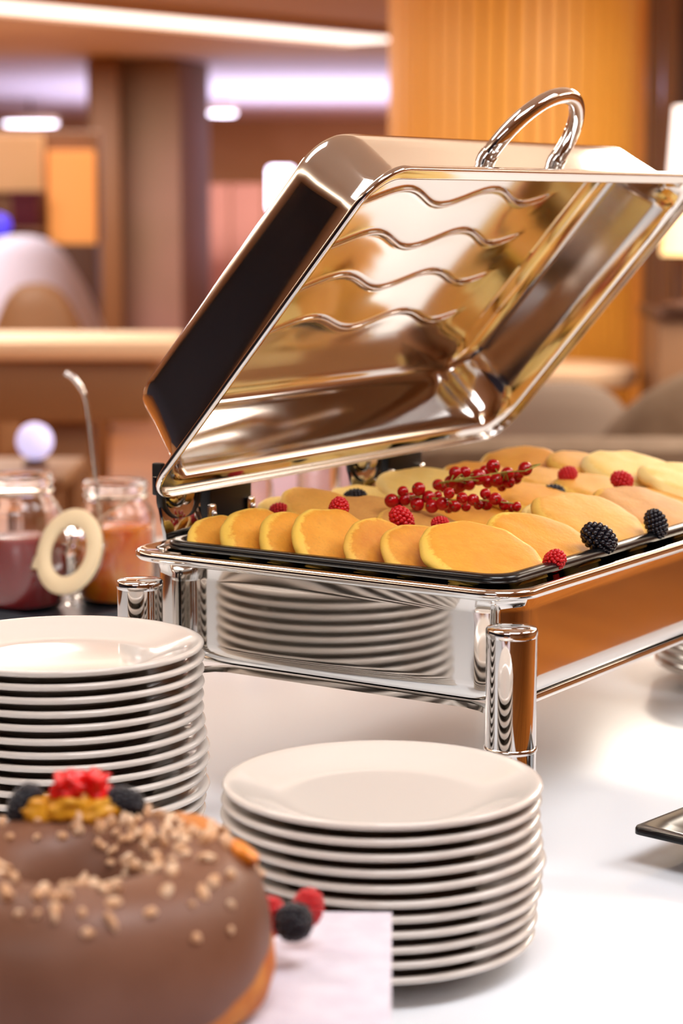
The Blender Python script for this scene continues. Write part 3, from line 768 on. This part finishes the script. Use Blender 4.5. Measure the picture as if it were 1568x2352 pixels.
sprig('near sprig of red currants lying across the pancakes', [
 (899, 1150, 14.5, .234), (925, 1129, 11.5, .242), (930, 1147, 13, .235), (961, 1123, 14, .246), (958, 1158, 14.5, .232), (984, 1142, 13.5, .238), (992, 1163, 14, .231),
 (1016, 1157, 14, .234), (1031, 1133, 11.5, .244), (1005, 1138, 9, .238), (1044, 1162, 13, .230), (1061, 1144, 12, .240), (1086, 1148, 12.5, .238), (1098, 1160, 10, .232), (1117, 1158, 13, .232),
 (1114, 1134, 11, .243), (1137, 1146, 13, .239), (1150, 1151, 7, .234), (1157, 1161, 11, .232), (1186, 1164, 10, .231), (1174, 1166, 9, .229), (912, 1163, 11, .228), (945, 1143, 11, .232), (1070, 1164, 10, .229), (1030, 1168, 10, .226)],
 [(905, 1140, .238), (960, 1140, .238), (1030, 1148, .238), (1100, 1148, .238), (1150, 1153, .236), (1195, 1158, .233)])
sprig('far sprig of red currants piled higher behind the near one', [
 (1132, 1071, 14.5, .262), (1206, 1077, 14.5, .258), (1045, 1086, 13, .254), (1067, 1085, 12.5, .254), (1098, 1096, 17, .248), (1114, 1082, 12, .252), (1165, 1088, 13.5, .252), (1141, 1103, 14.5, .246),
 (1036, 1107, 14, .245), (1006, 1114, 12, .240), (1019, 1120, 10, .238), (1057, 1116, 13, .240), (1077, 1112, 13, .242), (1120, 1107, 13, .243), (1168, 1107, 13, .244), (1184, 1098, 13, .246), (1050, 1124, 11, .236), (1192, 1090, 10, .250), (1152, 1118, 10, .238)],
 [(1010, 1108, .246), (1060, 1102, .250), (1110, 1092, .256), (1160, 1084, .258), (1205, 1082, .260), (1240, 1066, .264)])

# ------------------------------------------------------------ cake on raised board
BZ = .087
be = empty('cake_board', (-.16, 1.02, TZ), 'white raised board under the chocolate ring cake', 'cake board')
bxR = at(875, 2093, 1.2).x + .16
box('board_top', -.21, bxR, -.35, .178, BZ - .014, BZ - .0012, mat('white_board', (226, 220, 224), .5), be, .003)
for sx in (-.17, .12):
    for sy in (-.3, .12): lathe('board_foot', [(0, 0), (.014, 0), (.012, BZ - .014), (0, BZ - .014)], mat('white_board'), be, (sx, sy, 0), 20)
M_paper = mat('white_paper', (208, 202, 214), .9); add_noise_color(M_paper, (204, 197, 209), (214, 208, 218), 60, 3, bump=.3, bscale=200)
o = box('napkin', -.205, bxR + .0015, -.345, .180, BZ - .001, BZ + .0004, M_paper, None, 0, None, (-.16, 1.02, TZ)); o.rotation_euler = (0, 0, R(-1.5))
tag(o, 'white paper napkin spread on the raised board under the cake', 'napkin')
cz = TZ + BZ + .0006
CK = V((-.134, 1.055, cz))
ck = empty('ring_cake', CK, 'chocolate-glazed ring cake sprinkled with chopped nuts', 'cake')
M_choc = mat('chocolate_glaze', (112, 70, 48), .45); add_noise_color(M_choc, (110, 70, 48), (128, 88, 68), 14, 3, bump=.25, bscale=30)
M_choc.node_tree.nodes['Principled BSDF'].inputs['Specular IOR Level'].default_value = .35
M_bread = mat('brioche', (206, 122, 42), .7); add_noise_color(M_bread, (190, 100, 28), (222, 150, 66), 40, 4, bump=.5, bscale=140)
def ring_surf(name, c0, ra, rb, z0, h_, tmin, tmax, m, par, amp, seed, lip=0):
    bm = bmesh.new(); sg = 120; ns_ = 26; rows = []
    for k in range(ns_ + 1):
        row = []
        for i in range(sg):
            ph = 2 * PI * i / sg
            tm0 = tmin + ((lip * noise.noise(V((math.cos(ph) * 2, math.sin(ph) * 2, seed))) - .75 * max(0, -math.sin(ph + .25)) ** 1.5) if lip else 0); tm1 = tmax
            t = tm0 + (tm1 - tm0) * k / ns_
            wob = 1 + amp * noise.noise(V((math.cos(ph) * 1.6, math.sin(ph) * 1.6, seed + t * .4)))
            c_, s_ = math.cos(t), math.sin(t)
            r_ = c0 + (ra if c_ > 0 else rb) * math.copysign(abs(c_) ** .85, c_) * wob; z_ = z0 + h_ * math.copysign(abs(s_) ** .9, s_) * wob
            row.append(bm.verts.new((r_ * math.cos(ph), r_ * math.sin(ph), z_)))
        rows.append(row)
    for A_, B_ in zip(rows, rows[1:]):
        for i in range(sg):
            j = (i + 1) % sg; bm.faces.new((A_[i], A_[j], B_[j], B_[i]))
    return from_bm(name, bm, m, par, smooth=True)
C0, RA, RB, ZC, HC = .0615, .0350, .0285, .036, .0445
ring_surf('sponge', C0, RA - .0005, RB - .001, ZC - .004, .032, -PI, PI, M_bread, ck, .03, 3)
# visible brioche foot, a bit wider than the glaze
bm = bmesh.new(); lathe_bm(bm, [(.034, .002), (.088, 0), (.0965, .006), (.0995, .018), (.0985, .030), (.094, .040), (.06, .045), (.034, .03)], 90, close=True)
for v in bm.verts:
    t = math.atan2(v.co.y, v.co.x); k_ = 1 + .025 * noise.noise(V((math.cos(t) * 2, math.sin(t) * 2, v.co.z * 20))) - (.085 * max(0, -math.sin(t + .25)) ** 1.2 if math.hypot(v.co.x, v.co.y) > .05 else 0); v.co.x *= k_; v.co.y *= k_
from_bm('brioche_foot', bm, M_bread, ck, smooth=True)
ring_surf('chocolate_glaze', C0, RA + .002, RB + .002, ZC, HC, -.28, PI + .5, M_choc, ck, .035, 3, lip=.35)
# chopped nuts
M_nut = mat('chopped_nut', (226, 182, 138), .6); add_noise_color(M_nut, (206, 150, 100), (240, 210, 176), 60, 2)
nm = []
for s in range(5):
    bm = bmesh.new(); bmesh.ops.create_icosphere(bm, subdivisions=1, radius=.0034); rnd = random.Random(s)
    k_ = V((rnd.uniform(.7, 1.5), rnd.uniform(.7, 1.1), rnd.uniform(.5, .8)))
    for v in bm.verts: v.co = V((v.co.x * k_.x, v.co.y * k_.y, v.co.z * k_.z)) * rnd.uniform(.8, 1.2)
    me = bpy.data.meshes.new('chopped_nut'); bm.to_mesh(me); bm.free(); me.materials.append(M_nut); nm.append(me)
def ck_pt(ph, t, off=0):
    wob = 1 + .035 * noise.noise(V((math.cos(ph) * 1.6, math.sin(ph) * 1.6, 3 + t * .4)))
    c_, s_ = math.cos(t), math.sin(t)
    r_ = C0 + ((RA + .002) if c_ > 0 else (RB + .002)) * math.copysign(abs(c_) ** .85, c_) * wob + off * c_; z_ = ZC + HC * abs(s_) ** .9 * wob + off * s_
    return V((r_ * math.cos(ph), r_ * math.sin(ph), z_))
rnd = random.Random(11); cnt = 0
while cnt < 299:
    ph = rnd.uniform(-PI, PI); t = rnd.gauss(PI * .47, .58)
    if t < .35 or t > PI + .1: continue
    deg = math.degrees(ph)
    dens = .22
    if 0 < deg < 100: dens = 1.0
    if deg > 150 or deg < -135: dens = .75
    if -135 <= deg < -20: dens = .42
    if rnd.random() > dens: continue
    o = bpy.data.objects.new('chopped_nut', nm[cnt % 5]); C.objects.link(o); o.parent = ck; o.location = ck_pt(ph, t, .0008)
    o.rotation_euler = (rnd.uniform(0, 6), rnd.uniform(0, 6), rnd.uniform(0, 6)); s = rnd.uniform(.7, 1.35); o.scale = (s, s, s); cnt += 1
# toppings on the cake
M_mango = mat('mango_flesh', (222, 152, 22), .4); add_noise_color(M_mango, (206, 134, 12), (234, 170, 40), 50, 2)
M_candy = mat('candied_fruit', (236, 22, 22), .2); M_candy.node_tree.nodes['Principled BSDF'].inputs['Subsurface Weight'].default_value = .3
M_candy.node_tree.nodes['Principled BSDF'].inputs['Subsurface Radius'].default_value = (.004, .001, .001)
def blob(name, loc, sc, m, seed, lab, cat, grp, rot=(0, 0, 0), amp=.3, f_=1.6, sub_=4):
    bm = bmesh.new(); bmesh.ops.create_icosphere(bm, subdivisions=sub_, radius=1)
    for v in bm.verts:
        k_ = 1 + amp * noise.noise(v.co * f_ + V((seed * 3.3, 0, 0))) + amp * .3 * noise.noise(v.co * f_ * 3 + V((seed, 2, 0)))
        v.co = V((v.co.x * sc[0], v.co.y * sc[1], v.co.z * sc[2])) * k_
    o = from_bm(name, bm, m, None, loc, smooth=True); o.rotation_euler = rot
    return tag(o, lab, cat, grp)
def cpt(px, py, Y): return at(px, py, Y)
blob('mango_piece', cpt(100, 1862, 1.118), (.015, .010, .008), M_mango, 1, 'yellow mango piece on the cake, left half under the red fruit', 'fruit piece', 'mango pieces on the cake', (0, .35, .2))
blob('mango_piece', cpt(165, 1852, 1.116), (.014, .011, .009), M_mango, 2, 'yellow mango piece on the cake, middle one under the red fruit', 'fruit piece', 'mango pieces on the cake')
blob('mango_piece', cpt(228, 1860, 1.114), (.013, .010, .0075), M_mango, 4, 'yellow mango piece on the cake, right one beside the dark berry', 'fruit piece', 'mango pieces on the cake', (0, -.3, 0))
blob('candied_fruit', cpt(160, 1805, 1.116), (.009, .008, .0085), M_candy, 3, 'red candied fruit piece on the mango, left of two', 'fruit piece', 'red candied fruit on the cake', amp=.7, f_=1.8)
blob('candied_fruit', cpt(212, 1808, 1.118), (.0095, .008, .0095), M_candy, 5, 'red candied fruit piece on the mango, right of two', 'fruit piece', 'red candied fruit on the cake', amp=.7, f_=1.8)
berry(me_b, 'blackberry', cpt(58, 1848, 1.118), .85, (.55, .1, .9), 'dark blackberry on the cake, left of the mango', 'blackberry', 'blackberries on the cake')
berry(me_b, 'blackberry', cpt(284, 1842, 1.116), .80, (1, .1, -.25), 'dark blackberry on the cake, right of the mango', 'blackberry', 'blackberries on the cake')
pa = CK + ck_pt(R(8), 1.0, .001)
blob('apricot_piece', pa, (.0075, .013, .005), mat('apricot_flesh', (232, 136, 28), .4), 6, 'orange apricot piece on the right shoulder of the cake', 'fruit piece', None, (0, .75, .5), .2)
blob('candied_peel', CK + ck_pt(R(38), 1.25, .0005), (.016, .008, .003), mat('peel', (200, 124, 56), .5), 9, 'caramel coloured peel strip at the back right of the cake', 'fruit piece', None, (0, .3, R(-30)), .25)
# berries on the board
G = 'berries on the white napkin'
berry(me_r, 'raspberry', cpt(622, 2105, 1.115), 1.15, (-.2, 0, 1), 'raspberry on the napkin, left one touching the cake', 'raspberry', G)
berry(me_r, 'raspberry', cpt(706, 2086, 1.135), 1.15, (.25, 0, 1), 'raspberry on the napkin, right one behind the blackberry', 'raspberry', G)
bb = berry(me_b, 'blackberry', cpt(674, 2118, 1.105), .95, (1, -.3, .2), 'round blackberry on the napkin between two raspberries', 'blackberry', G)
bb.scale = (1.0, 1.0, .72)

# ------------------------------------------------------------ jars on dark tray
tr = empty('dark_tray', MCH @ V((.62, .99, 0)), 'flat dark slate tray under the jam jars', 'tray', rot=(0, 0, ROTB))
bm = bmesh.new(); rr_loft(bm, .80, .26, [(.01, 0, .01), (.002, .001, .016), (0, .004, .018), (0, .012, .018), (.003, .013, .017), (.006, .012, .016), (.008, .008, .015), (.012, .007, .012)], 6, 4, 5, off=(-.12, -.13))
from_bm('tray_body', bm, M_darktray, tr, angle=50)
M_glass = mat('jar_glass', (255, 255, 255), .0); gb = M_glass.node_tree.nodes['Principled BSDF']; gb.inputs['Transmission Weight'].default_value = 1; gb.inputs['IOR'].default_value = 1.45
M_jam = mat('red_jam', (150, 10, 18), .2); M_jam.node_tree.nodes['Principled BSDF'].inputs['Subsurface Weight'].default_value = .1
M_marm = mat('orange_marmalade', (236, 120, 16), .25); add_noise_color(M_marm, (232, 96, 4), (250, 160, 24), 20, 3)
M_rubber = mat('cream_rubber', (240, 218, 178), .6)
M_wire = mat('wire', (200, 190, 176), .25, 1)
def jar(px, Y, r, h, fill, mf, lab, openlid=None, z0=TZ + .0075):
    c = at(px, 1300, Y); e = empty('preserving_jar', (c.x, Y, z0), lab, 'jar', 'glass preserving jars')
    lathe('glass', [(0, 0), (r * .9, 0), (r, .006), (r, h * .70), (r * .93, h * .78), (r * .80, h * .83), (r * .80, h * .93), (r * .84, h * .94), (r * .84, h * .985), (r * .80, h), (r * .74, h),
                    (r * .72, h * .97), (r * .74, h * .84), (r * .88, h * .77), (r * .945, h * .69), (r * .945, .010), (r * .88, .005), (0, .005)], M_glass, e, seg=48)
    if mf: lathe('filling', [(0, .0056), (r * .87, .0056), (r * .935, .011), (r * .935, fill), (r * .9, fill + .002), (0, fill + .001)], mf, e, seg=40)
    tube('wire_band', [(r * .82 * math.cos(2 * PI * k / 32), r * .82 * math.sin(2 * PI * k / 32), h * .88) for k in range(32)], .0013, M_wire, e, 6, True)
    return e
j1 = jar(52, 2.56, .0475, .163, .085, M_jam, 'open glass jar of dark red jam at the left edge')
j2 = jar(268, 2.60, .0475, .150, .092, M_marm, 'open glass jar of orange marmalade with a spoon in it')
j3 = jar(-150, 2.62, .0475, .150, .085, M_jam, 'glass jar of red jam cut off by the left edge')
def jar_lid(c, nrm, r, par, lab):
    nrm = V(nrm).normalized(); M_ = nrm.to_track_quat('Z', 'Y').to_matrix().to_4x4()
    g = lathe('glass_lid', [(0, .004), (r * .55, .004), (r * .62, .010), (r * .9, .010), (r * .96, .006), (r * .9, 0), (0, 0)], M_glass, par, c, 40, M_)
    s = lathe('rubber_seal', [(r * .58, .010), (r * .98, .009), (r * 1.0, .0125), (r * .96, .0155), (r * .62, .0155), (r * .58, .013)], M_rubber, g, None, 48, M_, close=True)
    bm = bmesh.new(); box_bm(bm, -.008, .008, r * .9, r * 1.15, .0095, .0145, .002); bmesh.ops.transform(bm, matrix=M_ @ Matrix.Rotation(R(110), 4, 'Z'), verts=bm.verts)
    from_bm('seal_tab', bm, M_rubber, g, angle=40)
    bm = bmesh.new(); lathe_bm(bm, [(.006, .002), (.010, .002), (.010, .007), (.006, .007)], 20, Matrix.Translation((0, 0, 0)), True); bmesh.ops.transform(bm, matrix=M_ @ Matrix.Translation((.02, -r * 1.05, 0)), verts=bm.verts)
    from_bm('glass_tab', bm, M_glass, g, angle=40)
    return g
cL = at(174, 1272, 2.50) - j2.location
gl = jar_lid(cL, (-.6, -.72, .34), .052, j2, None)
tube('hinge_wire', [gl.location + V((.03, .01, .03)), V((-.02, -.037, .132)), V((0, -.040, .134))], .0014, M_wire, j2, 6)
tube('hinge_wire', [V((.02, -.038, .132)), gl.location + V((.02, .01, .035))], .0014, M_wire, j2, 6)
cL = V((.045, -.012, .085)); 
tube('clamp_wire', [(.036, -.01, .137), (.050, -.012, .118), (.055, -.012, .090), (.048, -.012, .070)], .0020, M_wire, j1, 6)
# long spoon handle in the marmalade jar
q_ = [at(150, 856, 2.60), at(170, 870, 2.60), at(192, 905, 2.60), at(203, 960, 2.60), at(210, 1020, 2.60), at(218, 1085, 2.60), at(232, 1200, 2.60), at(240, 1280, 2.60)]
sp = []
for i in range(len(q_) - 1):
    for k in range(5):
        p0_, p1_, p2_, p3_ = q_[max(i - 1, 0)], q_[i], q_[i + 1], q_[min(i + 2, len(q_) - 1)]; t = k / 5
        sp.append(.5 * ((2 * p1_) + (p2_ - p0_) * t + (2 * p0_ - 5 * p1_ + 4 * p2_ - p3_) * t * t + (3 * p1_ - p0_ - 3 * p2_ + p3_) * t ** 3))
sp.append(q_[-1])
e = empty('jam_spoon', sp[-1], 'long bent steel spoon standing in the marmalade jar', 'spoon')
o = tube('spoon_handle', [p - sp[-1] for p in sp], [.0042 - .0014 * min(1, i / 20) for i in range(len(sp))], M_steel, e, 10)
bm = bmesh.new(); bmesh.ops.create_uvsphere(bm, u_segments=20, v_segments=12, radius=1); bmesh.ops.scale(bm, vec=(.011, .004, .017), verts=bm.verts)
from_bm('spoon_bowl', bm, M_steel, e, (0, 0, -.012), smooth=True)
# small jars beyond the chafing dish
def small_jar(px, py, Y, r, h, lab):
    c = at(px, py, Y); e = empty('small_jar', (c.x, Y, TZ), lab, 'jar', 'small glass jars behind the chafing dish')
    lathe('glass', [(0, 0), (r, 0), (r, h * .8), (r * .85, h * .86), (r * .85, h), (r * .80, h), (r * .80, h * .86), (r * .93, h * .8), (r * .93, .004), (0, .004)], M_glass, e, seg=32)
    lathe('jar_cap', [(0, h + .012), (r * .9, h + .012), (r * .92, h + .002), (r * .92, h - .012), (r * .87, h - .012), (r * .87, h + .001), (0, h + .001)], mat('white_cap', (232, 222, 220), .35), e, seg=32)
small_jar(585, 1140, 2.85, .024, .150, 'small capped glass jar right of the first lid hinge')
small_jar(732, 1105, 3.0, .030, .155, 'small capped glass jar left of the second lid hinge')
# added glowing globe for a round lilac light spot, on a side table, left
c_ = at(80, 1015, 5.2)
st = empty('side_table', (c_.x, 5.2, 0), 'low brown side table behind the jam jars', 'table')
zt = c_.z - .06
box('tabletop', -.30, .10, -.2, .2, zt - .03, zt, M_brown, st, .008)
for x_ in (-.28, .05):
    for y_ in (-.18, .14): box('leg', x_, x_ + .03, y_, y_ + .03, 0, zt - .03, M_brown, st)
g = empty('globe_lamp', (c_.x, 5.2, zt), 'added globe standing in for a round lilac light spot above the red jam jar', 'lamp')
lathe('globe', [(0, .01)] + [(.045 * math.sin(PI * k / 12), .062 - .045 * math.cos(PI * k / 12)) for k in range(1, 12)] + [(0, .107)], emis('dim_globe', (206, 202, 250), .9), g, seg=24)
lathe('lamp_foot', [(0, 0), (.03, 0), (.03, .012), (.01, .02), (0, .02)], M_dbrown, g, seg=16)
